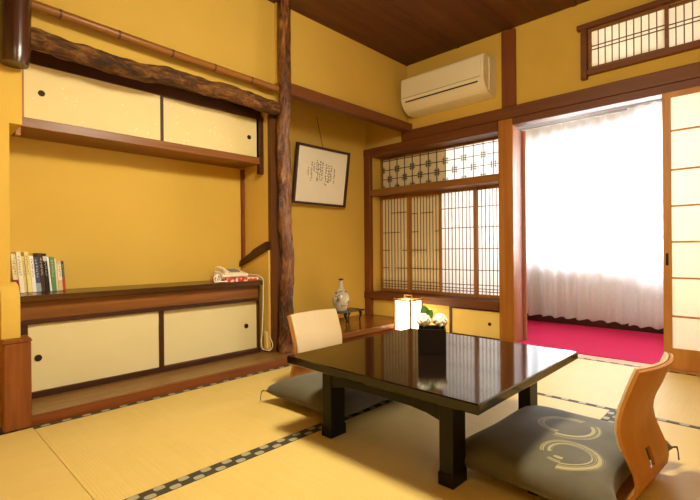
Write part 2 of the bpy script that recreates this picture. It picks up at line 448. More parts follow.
# ---------------------------------------------------------------- shoin window (window_1): four sliding lattice screens
w1 = sroot('window_1', (3.80, 2.4, .345))
ZB, ZT = .348, 1.373
leaves = [(3.135, 2.745, 3.775), (2.765, 2.372, 3.800), (2.388, 1.985, 3.775), (2.005, 1.706, 3.800)]
for li, (ya, yb, xs) in enumerate(leaves):
    s = .030 if li != 3 else .022
    bm = BM()
    box(bm, xs-.010, xs+.010, ya-s, ya, ZB, ZT); box(bm, xs-.010, xs+.010, yb, yb+s, ZB, ZT)
    box(bm, xs-.010, xs+.010, yb+s, ya-s, ZT-.03, ZT); box(bm, xs-.010, xs+.010, yb+s, ya-s, ZB, ZB+.03)
    sc = obj('shoji_screen', bm, M['stile'], w1)
    bm = BM()
    a, b = ya-s, yb+s; n = round((a-b)/.039)
    for k in range(1, n):
        y = a+(b-a)*k/n; box(bm, xs-.007, xs, y-.0026, y+.0026, ZB+.03, ZT-.03)
    for z in (ZB+.055, ZB+.08, ZB+.115): box(bm, xs-.008, xs-.001, b, a, z-.003, z+.003)
    H = [.62, .82, 1.02, 1.21]
    segs = {0: [(0, .25, .60), (.55, 1, .60), (0, .30, .79), (.8, 1, .79), (0, .7, .98), (.35, 1, 1.19)],
            1: [(0, 1, .60), (.0, .55, .79), (.85, 1, .79), (0, .25, .98), (.85, 1, .98), (0, .2, 1.17), (.35, .8, 1.17)],
            2: [(0, 1, .60), (0, 1, .80), (0, 1, 1.0), (0, 1, 1.19)], 3: [(0, 1, .60), (0, 1, .80), (0, 1, 1.0), (0, 1, 1.19)]}[li]
    for u0, u1, z in segs: box(bm, xs-.008, xs-.001, a+(b-a)*u1, a+(b-a)*u0, z-.0035, z+.0035)
    obj('lattice', bm, M['kumiko'], sc)
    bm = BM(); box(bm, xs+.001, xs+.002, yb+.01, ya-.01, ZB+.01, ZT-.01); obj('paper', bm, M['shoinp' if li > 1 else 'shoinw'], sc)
# fretwork transom over it (window_2)
w2 = sroot('window_2', (3.80, 2.4, 1.445))
ZB2, ZT2 = 1.444, 1.798
bm = BM()
for a, b, c, d in ((3.12, 3.148, ZB2, ZT2), (1.704, 1.73, ZB2, ZT2), (1.73, 3.12, ZB2, ZB2+.02), (1.73, 3.12, ZT2-.02, ZT2)): box(bm, 3.79, 3.815, a, b, c, d)
obj('frame', bm, M['stile'], w2)
bm = BM()
ys = [1.73+(3.12-1.73)*k/14 for k in range(15)]; zs = [ZB2+.02+.10*k for k in range(4)]
for y in ys: box(bm, 3.793, 3.799, y-.003, y+.003, ZB2+.02, ZT2-.02)
for z in zs[1:]: box(bm, 3.793, 3.799, 1.73, 3.12, z-.003, z+.003)
for i, y in enumerate(ys):
    for j, z in enumerate(zs):
        if (i+j) % 2 == 0 and z < ZT2-.05:
            for d in (-.018, .018):
                box(bm, 3.792, 3.798, max(1.731, y-.036), min(3.119, y+.036), max(ZB2+.021, z+d-.0022), z+d+.0022)
                box(bm, 3.792, 3.798, y+d-.0022, y+d+.0022, max(ZB2+.021, z-.036), z+.036)
obj('fretwork', bm, M['kumikod'], w2)
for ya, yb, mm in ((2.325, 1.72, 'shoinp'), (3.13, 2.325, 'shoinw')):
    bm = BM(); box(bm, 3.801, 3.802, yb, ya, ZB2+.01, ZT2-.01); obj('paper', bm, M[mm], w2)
# ranma transom (window_3)
w3 = sroot('window_3', (XR, .3, 2.12))
bm = BM()
box(bm, 3.605, 3.70, -.42, 1.07, 2.432, 2.47, .003); box(bm, 3.61, 3.70, 1.002, 1.045, 2.06, 2.432, .003)
box(bm, 3.61, 3.70, -.42, 1.002, 2.085, 2.122, .003)
obj('outer_frame', bm, M['beam'], w3)
for (ya, yb, xs) in ((.998, .505, 3.645), (.535, .045, 3.665), (.07, -.415, 3.645)):
    bm = BM(); s = .022
    for q in ((ya-s, ya, 2.124, 2.43), (yb, yb+s, 2.124, 2.43), (yb+s, ya-s, 2.124, 2.146), (yb+s, ya-s, 2.408, 2.43)): box(bm, xs-.009, xs+.009, *q)
    sc = obj('shoji_screen', bm, M['rail'], w3)
    bm = BM(); a, b = ya-s, yb+s
    for k in range(1, 10): y = a+(b-a)*k/10; box(bm, xs-.006, xs, y-.003, y+.003, 2.146, 2.408)
    for z in (2.272, 2.298): box(bm, xs-.007, xs-.001, b, a, z-.003, z+.003)
    obj('lattice', bm, M['kumiko'], sc)
    bm = BM(); box(bm, xs+.001, xs+.002, yb+.01, ya-.01, 2.13, 2.42); obj('paper', bm, M['shojip'], sc)
# outer glazed window behind the curtain (window_4)
w4 = sroot('window_4', (4.97, .8, .60))
for (ya, yb, xs) in ((2.28, 1.28, 4.97), (1.30, .28, 4.99), (.30, -.72, 4.97)):
    bm = BM(); s = .035
    for q in ((ya-s, ya, .60, 1.93), (yb, yb+s, .60, 1.93), (yb+s, ya-s, .60, .65), (yb+s, ya-s, 1.89, 1.93)): box(bm, xs-.012, xs+.012, *q)
    sh = obj('sash', bm, M['alu'], w4)
    bm = BM(); box(bm, xs-.002, xs+.002, yb+.02, ya-.02, .62, 1.91); obj('pane', bm, M['glass'], sh)

# sliding shoji door (door_1)
d1 = sroot('door_1', (3.585, .06, 0))
ya, yb, xs = .535, -.41, 3.585
bm = BM()
for q in ((ya-.045, ya, 0, 1.82), (yb, yb+.045, 0, 1.82), (yb+.045, ya-.045, 1.785, 1.82)): box(bm, xs-.014, xs+.014, *q)
obj('frame', bm, M['shoji'], d1)
bm = BM(); box(bm, xs-.011, xs+.011, yb+.045, ya-.045, 0, .135); obj('bottom_board', bm, M['shoji'], d1)
bm = BM()
for z in (.345, .597, .834, 1.07, 1.308, 1.565): box(bm, xs-.009, xs, yb+.045, ya-.045, z-.006, z+.006)
for y in (.20, -.10): box(bm, xs-.008, xs, y-.005, y+.005, .135, 1.785)
obj('lattice', bm, M['shoji'], d1)
bm = BM(); box(bm, xs+.001, xs+.002, yb+.03, ya-.03, .12, 1.80); obj('paper', bm, M['shojip'], d1)
bm = BM(); box(bm, xs-.0155, xs-.0135, ya-.030, ya-.014, .68, .76, .001); obj('finger_pull', bm, M['pull'], d1)

# ---------------------------------------------------------------- tatami mats
def tatami(x0, x1, y0, y1, axis, label, borders, bstart=None):
    t = thing('tatami_mat', label, 'tatami mat', ((x0+x1)/2, (y0+y1)/2, -.055), 0, 'tatami mats on the floor')
    w = .03
    bx0, bx1, by0, by1 = x0+.001, x1-.001, y0+.001, y1-.001
    bm = BM(); box(bm, bx0, bx1, by0, by1, -.055, -.001)
    # keep world coordinates in the texture by giving the mesh its own local frame
    obj('rush_surface', bm, M['tatx' if axis == 'x' else 'taty'], t)
    for ax, c, side in borders:
        bm = BM()
        if ax == 'x':
            a, b = (c, c+w) if side > 0 else (c-w, c)
            box(bm, bx0 if bstart is None or abs(c-.56) > .01 else bstart, bx1, a+.0005*(side > 0), b-.0005*(side < 0), -.052, .0005)
            ctr = c-(y0+y1)/2
        else:
            a, b = (c, c+w) if side > 0 else (c-w, c)
            box(bm, a+.0005*(side > 0), b-.0005*(side < 0), by0, by1, -.052, .0005)
            ctr = c-(x0+x1)/2
        obj('cloth_border', bm, heri('border_cloth', ax, ctr), t)
    return t
tatami(.46, 2.465, 1.49, 2.455, 'x', 'yellow tatami mat lying along the low sliding-door cabinet ledge', [('x', 1.49, 1), ('x', 2.455, -1)])
tatami(.46, 2.465, .56, 1.49, 'x', 'yellow tatami mat beneath the low black table', [('x', 1.49, -1), ('x', .56, 1)], 1.45)
tatami(.46, 2.465, -.94, .56, 'x', 'tatami mat under the right-hand floor chair, nearest the viewer', [('x', .56, -1)], 1.45)
tatami(2.465, 3.498, -.94, 1.49, 'y', 'pale tatami mat beside the red carpet, washed by window light', [('y', 2.465, 1), ('y', 3.498, -1)])
tatami(2.465, 3.598, 1.49, 2.455, 'x', 'tatami mat in the corner under the paper lantern', [('x', 1.49, 1), ('x', 2.455, -1)])
tatami(-1.24, .46, -.94, .56, 'y', 'tatami mat at the left edge, outside the picture', [('y', .46, -1)])
tatami(-1.24, .46, .56, 2.455, 'y', 'tatami mat in the left foreground ending at the wooden newel block', [])

# ---------------------------------------------------------------- natural timber of the alcoves
bm = BM(); pts, rr = [], []
for i in range(60):
    z = .05+(ZC-.014-.05)*i/59
    k = .35 if z > 1.75 else 1
    pts.append((2.046+k*.007*math.sin(z*3.1)+k*.006*math.sin(z*9.7+1), 2.615+k*.008*math.sin(z*4.3+2), z))
    base = .048+(.020*math.exp(-(z-.05)/.18))
    ph = z*5.0
    rr.append(lambda u, z=z, base=base, k=k, ph=ph: base*(1+k*(.06*math.sin(2*PI*3*u+ph)+.06*math.sin(2*PI*5*u-ph*2.9)+.05*math.sin(z*31+2*PI*2*u)+.04*math.sin(z*57+2*PI*4*u))))
tube(bm, pts, rr, 28)
tag(obj('log_post', bm, M['log'], deg=60), 'knotty reddish log post polished smooth, dividing the two alcoves from floor to ceiling', 'post')
bm = BM(); pts, rr = [], []
for i in range(24):
    z = 1.672+(ZC-.014-1.672)*i/23
    pts.append((  .418-.0*z+.02*(z-1.69), 2.60-.055, z)); rr.append(.062 if i else .055)
tube(bm, pts, rr, 24)
tag(obj('hanging_log', bm, M['darklog'], deg=50), 'short dark smoked log hanging from the ceiling at the top left corner', 'post')
bm = BM(); pts, rr = [], []
for i in range(70):
    x = .482+(1.984-.482)*i/69
    pts.append((x, 2.625+.006*math.sin(x*7), 1.842+.010*math.sin(x*5+.6)+.004*math.sin(x*17)))
    rr.append(lambda u, x=x: .050*(1+.10*math.sin(x*11+2*PI*u)+.07*math.sin(x*31+2*PI*3*u)+.05*math.sin(x*57-2*PI*2*u)))
tube(bm, pts, rr, 22)
tag(obj('bark_log', bm, M['bark'], deg=80), 'rough bark-covered log beam spanning above the upper cabinet', 'beam')
t = thing('bamboo_pole', 'slim brown bamboo pole running above the bark log', 'pole', (1.2, 2.62, 1.96))
bm = BM(); tube(bm, [(.47, 2.62, 2.015), (1.2, 2.62, 1.9925), (1.985, 2.62, 1.98)], .023, 18); obj('cane', bm, M['bamboo'], t)
for x in (.62, .90, 1.20, 1.48, 1.76):
    bm = BM(); zz = 2.015-.0225*(x-.47)/.73 if x < 1.2 else 1.9925-.0125*(x-1.2)/.785
    tube(bm, [(x-.006, 2.62, zz), (x, 2.62, zz), (x+.006, 2.62, zz)], [.0233, .0247, .0233], 18); obj('node_ring', bm, M['node'], t)

# ---------------------------------------------------------------- cabinets
def pull(door, x, y, z, r=.014, normal='y', n=1):
    bm = BM()
    if normal == 'y': tube(bm, [(x, y-.004, z), (x, y+.001, z)], r, 20)
    else: tube(bm, [(x-.004, y, z), (x+.001, y, z)], r, 20)
    h = obj('finger_pull', bm, M['pullrim'], door)
def pull2(door, x, y, z, r, normal):
    bm = BM()
    if normal == 'y':
        tube(bm, [(x, y-.003, z), (x, y+.0005, z)], r, 20); tube(bm, [(x, y-.0036, z), (x, y-.003, z)], r*.7, 20)
    else:
        tube(bm, [(x-.003, y, z), (x+.0005, y, z)], r, 20); tube(bm, [(x-.0036, y, z), (x-.003, y, z)], r*.7, 20)
    return obj('finger_pull', bm, M['pull'], door)
t = thing('low_cabinet', 'long low cabinet with two cream sliding doors under a dark wooden counter', 'cabinet', (1.2, 2.95, .047))
bm = BM(); box(bm, .462, 1.925, 2.725, YA-.003, .546, .579, .004); obj('countertop', bm, M['cabtop'], t)
bm = BM(); box(bm, .465, 1.90, 2.765, 2.79, .452, .545); obj('front_board', bm, M['cab'], t)
bm = BM(); box(bm, .465, 1.90, 2.755, 2.80, .428, .451); box(bm, .465, 1.915, 2.755, 2.80, .048, .078); box(bm, .465, .50, 2.76, 2.80, .078, .428); box(bm, 1.90, 1.915, 2.765, 2.80, .078, .545)
obj('door_frame', bm, M['cabd'], t)
bm = BM(); box(bm, .465, .49, 2.80, YA-.03, .048, .545); box(bm, 1.905, 1.925, 2.80, YA-.03, .048, .545); box(bm, .49, 1.905, YA-.045, YA-.03, .048, .545)
obj('carcass', bm, M['cabd'], t)
for x0, x1, y, px_ in ((.50, 1.172, 2.770, .545), (1.17, 1.90, 2.784, 1.812)):
    bm = BM(); box(bm, x0, x1, y, y+.010, .079, .4275); d = obj('sliding_door', bm, M['fus'], t)
    if px_ < 1:
        bm = BM(); box(bm, x1-.001, x1+.030, y-.004, y+.010, .079, .4275); obj('door_stile', bm, M['cabd'], d)
    pull2(d, px_, y, .25, .017, 'y')
t = thing('upper_cabinet', 'wall cabinet with two gold-flecked cream sliding doors under the bark log', 'cabinet', (1.2, 2.95, 1.40))
bm = BM(); box(bm, .46, 1.94, 2.78, YA-.002, 1.445, 1.495, .003); obj('bottom_shelf', bm, M['cab'], t)
bm = BM(); box(bm, .46, 1.955, 2.79, 2.84, 1.785, 1.855); obj('top_rail', bm, M['cabd'], t)
bm = BM(); box(bm, .46, .497, 2.79, YA-.002, 1.495, 1.785); box(bm, .4605, .482, 2.79, 2.83, 1.40, 1.445); obj('end_panel', bm, M['stile'], t)
bm = BM(); box(bm, 1.935, 1.955, 2.79, YA-.002, 1.495, 1.785); box(bm, 1.935, 1.98, 2.775, 2.815, 1.372, 1.80, .003); obj('end_panel', bm, M['cabd'], t)
bm = BM(); box(bm, .497, 1.935, YA-.015, YA-.002, 1.495, 1.855); obj('back_panel', bm, M['cabd'], t)
for x0, x1, y, px_ in ((.497, 1.205, 2.800, .575), (1.20, 1.935, 2.813, 1.868)):
    bm = BM(); box(bm, x0, x1, y, y+.010, 1.496, 1.784); d = obj('sliding_door', bm, M['fusl'], t)
    if px_ < 1:
        bm = BM(); box(bm, x1-.001, x1+.018, y-.004, y+.010, 1.496, 1.784); obj('door_stile', bm, M['cabd'], d)
    pull2(d, px_, y, 1.64, .016, 'y')
t = thing('floor_cupboard', 'small pale yellow sliding-door cupboard under the lattice window, beside the post', 'cupboard', (3.72, 2.18, .012))
bm = BM(); box(bm, 3.63, 3.655, 2.172, 2.195, .013, .268); box(bm, 3.63, 3.66, 1.704, 2.172, .252, .268); box(bm, 3.63, 3.66, 1.704, 2.172, .013, .022); obj('frame', bm, M['cabd'], t)
bm = BM(); box(bm, 3.67, 3.82, 1.706, 1.72, .013, .268); box(bm, 3.67, 3.82, 2.65, 2.668, .013, .268); box(bm, 3.80, 3.82, 1.72, 2.65, .013, .268); obj('carcass', bm, M['cabd'], t)
bm = BM(); box(bm, 3.64, 3.65, 1.704, 2.172, .0225, .2515); d = obj('sliding_door', bm, M['cream_wall'], t); pull2(d, 3.64, 1.80, .14, .015, 'x')
bm = BM(); box(bm, 3.656, 3.666, 2.16, 2.668, .013, .268); obj('sliding_door', bm, M['cream_wall'], t)

# ---------------------------------------------------------------- air conditioner
t = thing('air_conditioner', 'cream wall-mounted air conditioner high in the corner beside the upper post', 'air conditioner', (3.55, 2.1, 2.05))
prof = [(3.65, 2.45), (3.47, 2.435), (3.445, 2.425), (3.435, 2.405), (3.430, 2.235), (3.434, 2.215), (3.447, 2.185), (3.472, 2.150), (3.505, 2.124), (3.55, 2.108), (3.65, 2.100)]
bm = BM(); prism(bm, prof, 'y', 1.735, 2.585); obj('casing', bm, M['acw'], t, deg=30)
bm = BM(); box(bm, 3.52, 3.647, 1.7255, 1.7345, 2.14, 2.41, .003); obj('side_panel', bm, M['acw'], t)
bm = BM(); prism(bm, [(3.434, 2.408), (3.431, 2.408), (3.425, 2.242), (3.4295, 2.242)], 'y', 1.76, 2.575); obj('front_panel', bm, M['acw'], t)
bm = BM(); box(bm, 3.4275, 3.432, 1.76, 2.58, 2.2365, 2.2405); obj('panel_seam', bm, M['acg'], t)
bm = BM(); prism(bm, [(3.4345, 2.2085), (3.433, 2.2075), (3.4375, 2.1965), (3.440, 2.1975)], 'y', 1.79, 2.54); obj('air_slot', bm, M['acd'], t)
bm = BM(); prism(bm, [(3.4405, 2.194), (3.446, 2.183), (3.4715, 2.1465), (3.5045, 2.1205), (3.506, 2.1235), (3.473, 2.150), (3.448, 2.186)], 'y', 1.79, 2.54); obj('louver', bm, M['acw'], t)

# ---------------------------------------------------------------- framed calligraphy
t = thing('framed_calligraphy', 'square dark-framed calligraphy sheet hanging in the tokonoma alcove', 'picture', (2.91, YB-.02, 1.24))
ct, st = math.cos(.14), math.sin(.14)
def fr(u, v, w): return Vector((2.57+u, YB-.035-v*st-w*ct, 1.235+v*ct-w*st))
def fbox(bm, u0, u1, v0, v1, w0, w1):
    vs = [bm.verts.new(fr(u, v, w)) for u in (u0, u1) for v in (v0, v1) for w in (w0, w1)]
    for f in ((0, 1, 3, 2), (4, 6, 7, 5), (0, 4, 5, 1), (2, 3, 7, 6), (0, 2, 6, 4), (1, 5, 7, 3)): bm.faces.new([vs[i] for i in f])
FW_, FH_ = .685, .55
bm = BM()
fbox(bm, 0, .022, 0, FH_, 0, .03); fbox(bm, FW_-.022, FW_, 0, FH_, 0, .03); fbox(bm, .022, FW_-.022, 0, .022, 0, .03); fbox(bm, .022, FW_-.022, FH_-.022, FH_, 0, .03)
obj('frame', bm, M['frame'], t)
bm = BM(); fbox(bm, .022, FW_-.022, .022, FH_-.022, .004, .012); obj('paper_sheet', bm, M['fpaper'], t)
rnd = random.Random(3)
# columns of brushed characters: (u, v_top, v_bottom, size)
cols = [(.50, .37, .22, .014), (.455, .39, .235, .017), (.425, .39, .21, .018), (.39, .39, .20, .018), (.34, .405, .24, .016), (.315, .41, .24, .016),
        (.285, .385, .22, .017), (.265, .415, .30, .014), (.235, .385, .31, .015), (.205, .39, .22, .016), (.165, .34, .27, .011)]
for (u, vt, vb, s) in cols:
    bm = BM(); v = vt
    while v > vb:
        for k in range(rnd.choice((3, 4, 5))):
            cu = u+rnd.uniform(-.5, .5)*s; cv = v+rnd.uniform(-.5, .5)*s
            if rnd.random() < .5: L, W = s*rnd.uniform(.6, 1.1), s*.22
            else: L, W = s*.22, s*rnd.uniform(.6, 1.0)
            fbox(bm, cu-L/2, cu+L/2, cv-W/2, cv+W/2, .0121, .0124)
        v -= s*1.45
    obj('calligraphy_column', bm, M['ink'], t)
bm = BM(); tube(bm, [fr(.35, FH_-.03, -.004), (2.92, YB-.008, 2.10)], .0025, 6); obj('hanging_cord', bm, M['frame'], t)

# ---------------------------------------------------------------- low table
TX0, TX1, TY0, TY1, TZ = 1.205, 2.12, .632, 1.54, .34
t = thing('low_table', 'low square black lacquer table in the middle of the tatami floor', 'table', ((TX0+TX1)/2, (TY0+TY1)/2, 0))
bm = BM(); box(bm, TX0, TX1, TY0, TY1, TZ-.034, TZ, .004); obj('tabletop', bm, M['lac'], t)
LX, LY = .086, .054                     # flat plank legs, wider along x
for sx in (0, 1):
    for sy in (0, 1):
        lx = TX0+.092 if sx == 0 else TX1-.092-LX; ly = TY0+.143 if sy == 0 else TY1-.127-LY
        bm = BM(); box(bm, lx, lx+LX, ly, ly+LY, .0005, TZ-.0345, .003)
        box(bm, lx-.003, lx+LX+.003, ly-.003, ly+LY+.003, .0005, .045, .002)
        obj('leg', bm, M['lacleg'], t)
for sx in (0, 1):
    x = TX0+.097 if sx == 0 else TX1-.097-.022
    ya, yb = TY0+.143+LY+.0005, TY1-.127-LY-.0005
    lo = [(ya, TZ-.125), (ya+.05, TZ-.112), (ya+.12, TZ-.104), ((ya+yb)/2, TZ-.100), (yb-.12, TZ-.104), (yb-.05, TZ-.112), (yb, TZ-.125)]
    bm = BM(); prism(bm, [(yb, TZ-.035), (ya, TZ-.035)]+lo, 'x', x, x+.022); obj('apron', bm, M['lacleg'], t)
for sy in (0, 1):
    y = TY0+.150 if sy == 0 else TY1-.134-.022
    xa, xb_ = TX0+.092+LX+.004, TX1-.092-LX-.004
    bm = BM(); box(bm, xa, xb_, y, y+.022, TZ-.10, TZ-.035); obj('apron', bm, M['lacleg'], t)

# vase of flowers on the table
bm = BM(); cx, cy = 1.695, 1.115; hw = .060
hh = .108
for k in range(4):
    a0, a1 = PI/2*k-.21, PI/2*(k+1)-.21
    R2 = hw*1.414; p0 = (cx+R2*math.cos(a0), cy+R2*math.sin(a0)); p1 = (cx+R2*math.cos(a1), cy+R2*math.sin(a1)); R3 = R2-.008
    q0 = (cx+R3*math.cos(a0), cy+R3*math.sin(a0)); q1 = (cx+R3*math.cos(a1), cy+R3*math.sin(a1))
    A_ = [bm.verts.new((*p, z)) for p, z in ((p0, TZ+.0008), (p1, TZ+.0008), (p1, TZ+hh), (p0, TZ+hh), (q0, TZ+hh), (q1, TZ+hh), (q1, TZ+.09), (q0, TZ+.09))]
    bm.faces.new(A_[:4]); bm.faces.new((A_[3], A_[2], A_[5], A_[4])); bm.faces.new(A_[4:])
    c0 = bm.verts.new((cx, cy, TZ+.09)); bm.faces.new((A_[7], A_[6], c0)); c1 = bm.verts.new((cx, cy, TZ+.0008)); bm.faces.new((A_[0], A_[1], c1))
bmesh.ops.remove_doubles(bm, verts=bm.verts, dist=1e-5)
tag(obj('flower_vase', bm, M['planter']), 'square black vase holding white flowers on the low table', 'vase')
def rose(x, y, z, r, label, leafdir=None):
    t = thing('white_rose', label, 'flower', (x, y, TZ+.1), 0, 'white flowers in the black vase')
    bm = BM(); tube(bm, [(x, y, TZ+.0912), (x, y, z-.01)], .003, 8); obj('stem', bm, M['stem'], t)
    bm = BM(); rnd = random.Random(int(x*1000))
    ell(bm, (x, y, z), r*.62, r*.62, r*.62)
    n = 30
    for k in range(n):                                  # overlapping petals laid over a ball in a golden spiral
        zz = 1-1.75*k/(n-1); rad = math.sqrt(max(0, 1-zz*zz)); a = 2.399963*k
        dvec = Vector((rad*math.cos(a), rad*math.sin(a), zz))
        q = dvec.to_track_quat('Z', 'Y').to_matrix().to_4x4()
        m = Matrix.Translation(Vector((x, y, z))+dvec*r*.62) @ q @ Matrix.Rotation(rnd.uniform(-.5, .5), 4, 'X') @ Matrix.Rotation(rnd.uniform(.15, .55), 4, 'Y') @ Matrix.Diagonal((r*.46, r*.40, r*.13, 1))
        rr_ = bmesh.ops.create_uvsphere(bm, u_segments=10, v_segments=7, radius=1)
        for v in rr_['verts']: v.co = m @ v.co
    obj('bloom', bm, M['rose'], t, deg=60)
    if leafdir is not None:
        for a, up in leafdir:
            sv = Vector((.55, -.83, 0)); c = Vector((x, y, z-.002))+Vector((.83, .55, 0))*.022+sv*.012
            bm = BM(); d = (Vector((0, 0, 1))+sv*a*-1).normalized(); s = (sv-d*sv.dot(d)).normalized()
            L, W = .068*up, .024*up; vs = []
            mid = [bm.verts.new(c+d*(L*k/6)+Vector((0, 0, .006*math.sin(PI*k/6)))) for k in range(7)]
            lf = [bm.verts.new(c+d*(L*k/6)+s*W*math.sin(PI*(.04+.96*k/6))**.8) for k in range(1, 6)]
            rt = [bm.verts.new(c+d*(L*k/6)-s*W*math.sin(PI*(.04+.96*k/6))**.8) for k in range(1, 6)]
            for side in (lf, rt):
                bm.faces.new((mid[0], mid[1], side[0])); bm.faces.new((mid[5], mid[6], side[4]))
                for k in range(4): bm.faces.new((mid[k+1], mid[k+2], side[k+1], side[k]))
            obj('leaf', bm, M['leaf'], t)
rose(cx-.026, cy+.027, TZ+.140, .036, 'white rose with a green leaf, left of the pair in the black vase', [(.15, 1), (-.55, .8)])
rose(cx+.027, cy-.026, TZ+.138, .036, 'white rose without leaves, right of the pair in the black vase')

# ---------------------------------------------------------------- floor chairs and cushions
def lerp(a, b, t): return a+(b-a)*t
PROF = [(.40, .010), (.30, .010), (.18, .010), (.08, .011), (.03, .014), (.002, .026), (-.016, .05), (-.020, .078), (-.014, .11), (.004, .15), (.020, .19), (.027, .225), (.025, .26), (.015, .305), (.0, .35), (-.018, .40), (-.030, .43)]
def shell(bm, prof, half, bow, off=0, hole=None, nx=16, wfun=None):
    rows = []
    for j, (y, z) in enumerate(prof):
        y0, z0 = prof[max(0, j-1)]; y1, z1 = prof[min(len(prof)-1, j+1)]
        d = Vector((y1-y0, z1-z0)).normalized(); nrm = Vector((d.y, -d.x))    # towards the sitter
        row = []
        for i in range(nx+1):
            u = -1+2*i/nx; hw = half*(wfun(z) if wfun else 1)
            b = -bow(z)*(1-u*u)
            row.append(bm.verts.new((u*hw, y+nrm.x*off+b, z+nrm.y*off)))
        rows.append(row)
    for j in range(len(rows)-1):
        for i in range(nx):
            if hole and hole[0] <= j < hole[1] and hole[2] <= i < hole[3]: continue
            bm.faces.new((rows[j][i], rows[j][i+1], rows[j+1][i+1], rows[j+1][i]))
def thick(bm, t, sgn=1):
    r = bmesh.ops.solidify(bm, geom=list(bm.faces), thickness=t)
bowf = lambda z: .030*max(0, min(1, (z-.05)/.30))**1.1
wf = lambda z: 1.0 if z > .30 else .95+.05*max(0, min(1, (z-.1)/.2))
def make_chair(label, loc, rot, half):
    t = thing('floor_chair', label, 'floor chair', loc, rot, 'legless floor chairs at the table')
    bm = BM(); fine = []
    for a, b in zip(PROF, PROF[1:]):
        for k in range(2): fine.append((lerp(a[0], b[0], k/2), lerp(a[1], b[1], k/2)))
    fine.append(PROF[-1])
    shell(bm, fine, half, bowf, 0, (15, 18, 6, 8), 16, wf); bmesh.ops.recalc_face_normals(bm, faces=bm.faces); thick(bm, .010)
    obj('plywood_shell', bm, M['ply'], t, local=True, deg=40)
    bm = BM(); up = [p for p in fine if p[1] > .168]
    shell(bm, up, half-.012, bowf, .0108, None, 16, wf); bmesh.ops.recalc_face_normals(bm, faces=bm.faces); thick(bm, .008)
    obj('back_pad', bm, M['pad'], t, local=True, deg=40)
    return t
make_chair('bent plywood floor chair seen from behind, with orange back and square hole', (1.72, .313, 0.002), -.089, .172)
make_chair('floor chair facing the viewer, beige padded back across the far side of the table', (1.752, 1.95, 0.002), PI, .188)

def make_cushion(label, loc, rot, rear, cloth='cush'):
    t = thing('floor_cushion', label, 'cushion', loc, rot, 'olive floor cushions')
    bm = BM(); N = 36; hx, hy, hz = .335, .275, .058
    top, bot = {}, {}
    for i in range(N+1):
        for j in range(N+1):
            u, v = -1+2*i/N, -1+2*j/N
            # pinched corners, slightly hollow sides
            x = u*hx*(1-.07*(1-v*v)**1.0*abs(u)**3); y = v*hy*(1-(.085 if v < 0 else .05)*(1-u*u)*abs(v)**3)
            if v < 0: y += rear*(1-min(1, (abs(u)/.80)**4))*abs(v)**3
            h = hz*((1-u**4)*(1-v**4))**.37
            h *= 1+.05*math.sin(5*u+2)*math.sin(4*v+1)
            edge = i in (0, N) or j in (0, N)
            zc = .064
            a = bm.verts.new((x, y, zc+h*1.22)); top[i, j] = a
            bot[i, j] = a if edge else bm.verts.new((x, y, max(.022-.0, zc-h*.75) if True else 0))
    for i in range(N):
        for j in range(N):
            bm.faces.new((top[i, j], top[i+1, j], top[i+1, j+1], top[i, j+1]))
            bm.faces.new((bot[i, j], bot[i, j+1], bot[i+1, j+1], bot[i+1, j]))
    obj('cover', bm, M[cloth], t, local=True, deg=80)
    for sx in (-1, 1):
        for sy in (-1, 1):
            bm = BM(); c = Vector((sx*hx, sy*hy, .064))
            d = Vector((sx, sy*.6, 0)).normalized()
            tube(bm, [c-d*.004, c+d*.008, c+d*.014+Vector((0, 0, -.02)), c+d*.017+Vector((0, 0, -.050))], [.004, .003, .002, .0025], 6); obj('tassel', bm, M['tassel'], t, local=True)
    return t
make_cushion('dark olive cushion with brushed gold circles on the right-hand floor chair', (1.685, .560, 0), -.05, .042)
make_cushion('plain dark olive cushion half under the table at its far left side', (1.70, 1.665, 0), PI, .05, 'cushp')

# ---------------------------------------------------------------- lantern
lx, ly = 3.355, 2.465; a = .090
t = thing('paper_lantern', 'glowing square paper lantern with a wooden frame in the corner behind the table', 'lantern', (lx, ly, 0))
for sx in (-1, 1):
    for sy in (-1, 1):
        bm = BM(); box(bm, lx+sx*a-.007, lx+sx*a+.007, ly+sy*a-.007, ly+sy*a+.007, .0008, .350, .001); obj('post', bm, M['lpost'], t)
for z in (.05, .332):
    bm = BM()
    for s in (-1, 1):
        box(bm, lx-a+.007, lx+a-.007, ly+s*a-.005, ly+s*a+.005, z-.006, z+.006); box(bm, lx+s*a-.005, lx+s*a+.005, ly-a+.007, ly+a-.007, z-.006, z+.006)
    obj('frame_ring', bm, M['lpost'], t)
bm = BM(); box(bm, lx-a+.008, lx+a-.008, ly-a+.008, ly+a-.008, .03, .046); obj('base_board', bm, M['lpost'], t)
bm = BM(); q = a-.0065
for s in (-1, 1):
    box(bm, lx-q, lx+q, ly+s*q-.0006, ly+s*q+.0006, .057, .326); box(bm, lx+s*q-.0006, lx+s*q+.0006, ly-q+.001, ly+q-.001, .057, .326)
obj('paper_shade', bm, M['glow'], t)
bm = BM(); tube(bm, [(lx, ly-a, .338), (lx, ly-.045, .338), (lx, ly-.045, .375), (lx, ly+.045, .375), (lx, ly+.045, .338), (lx, ly+a, .338)], .006, 8); obj('handle', bm, M['lpost'], t)

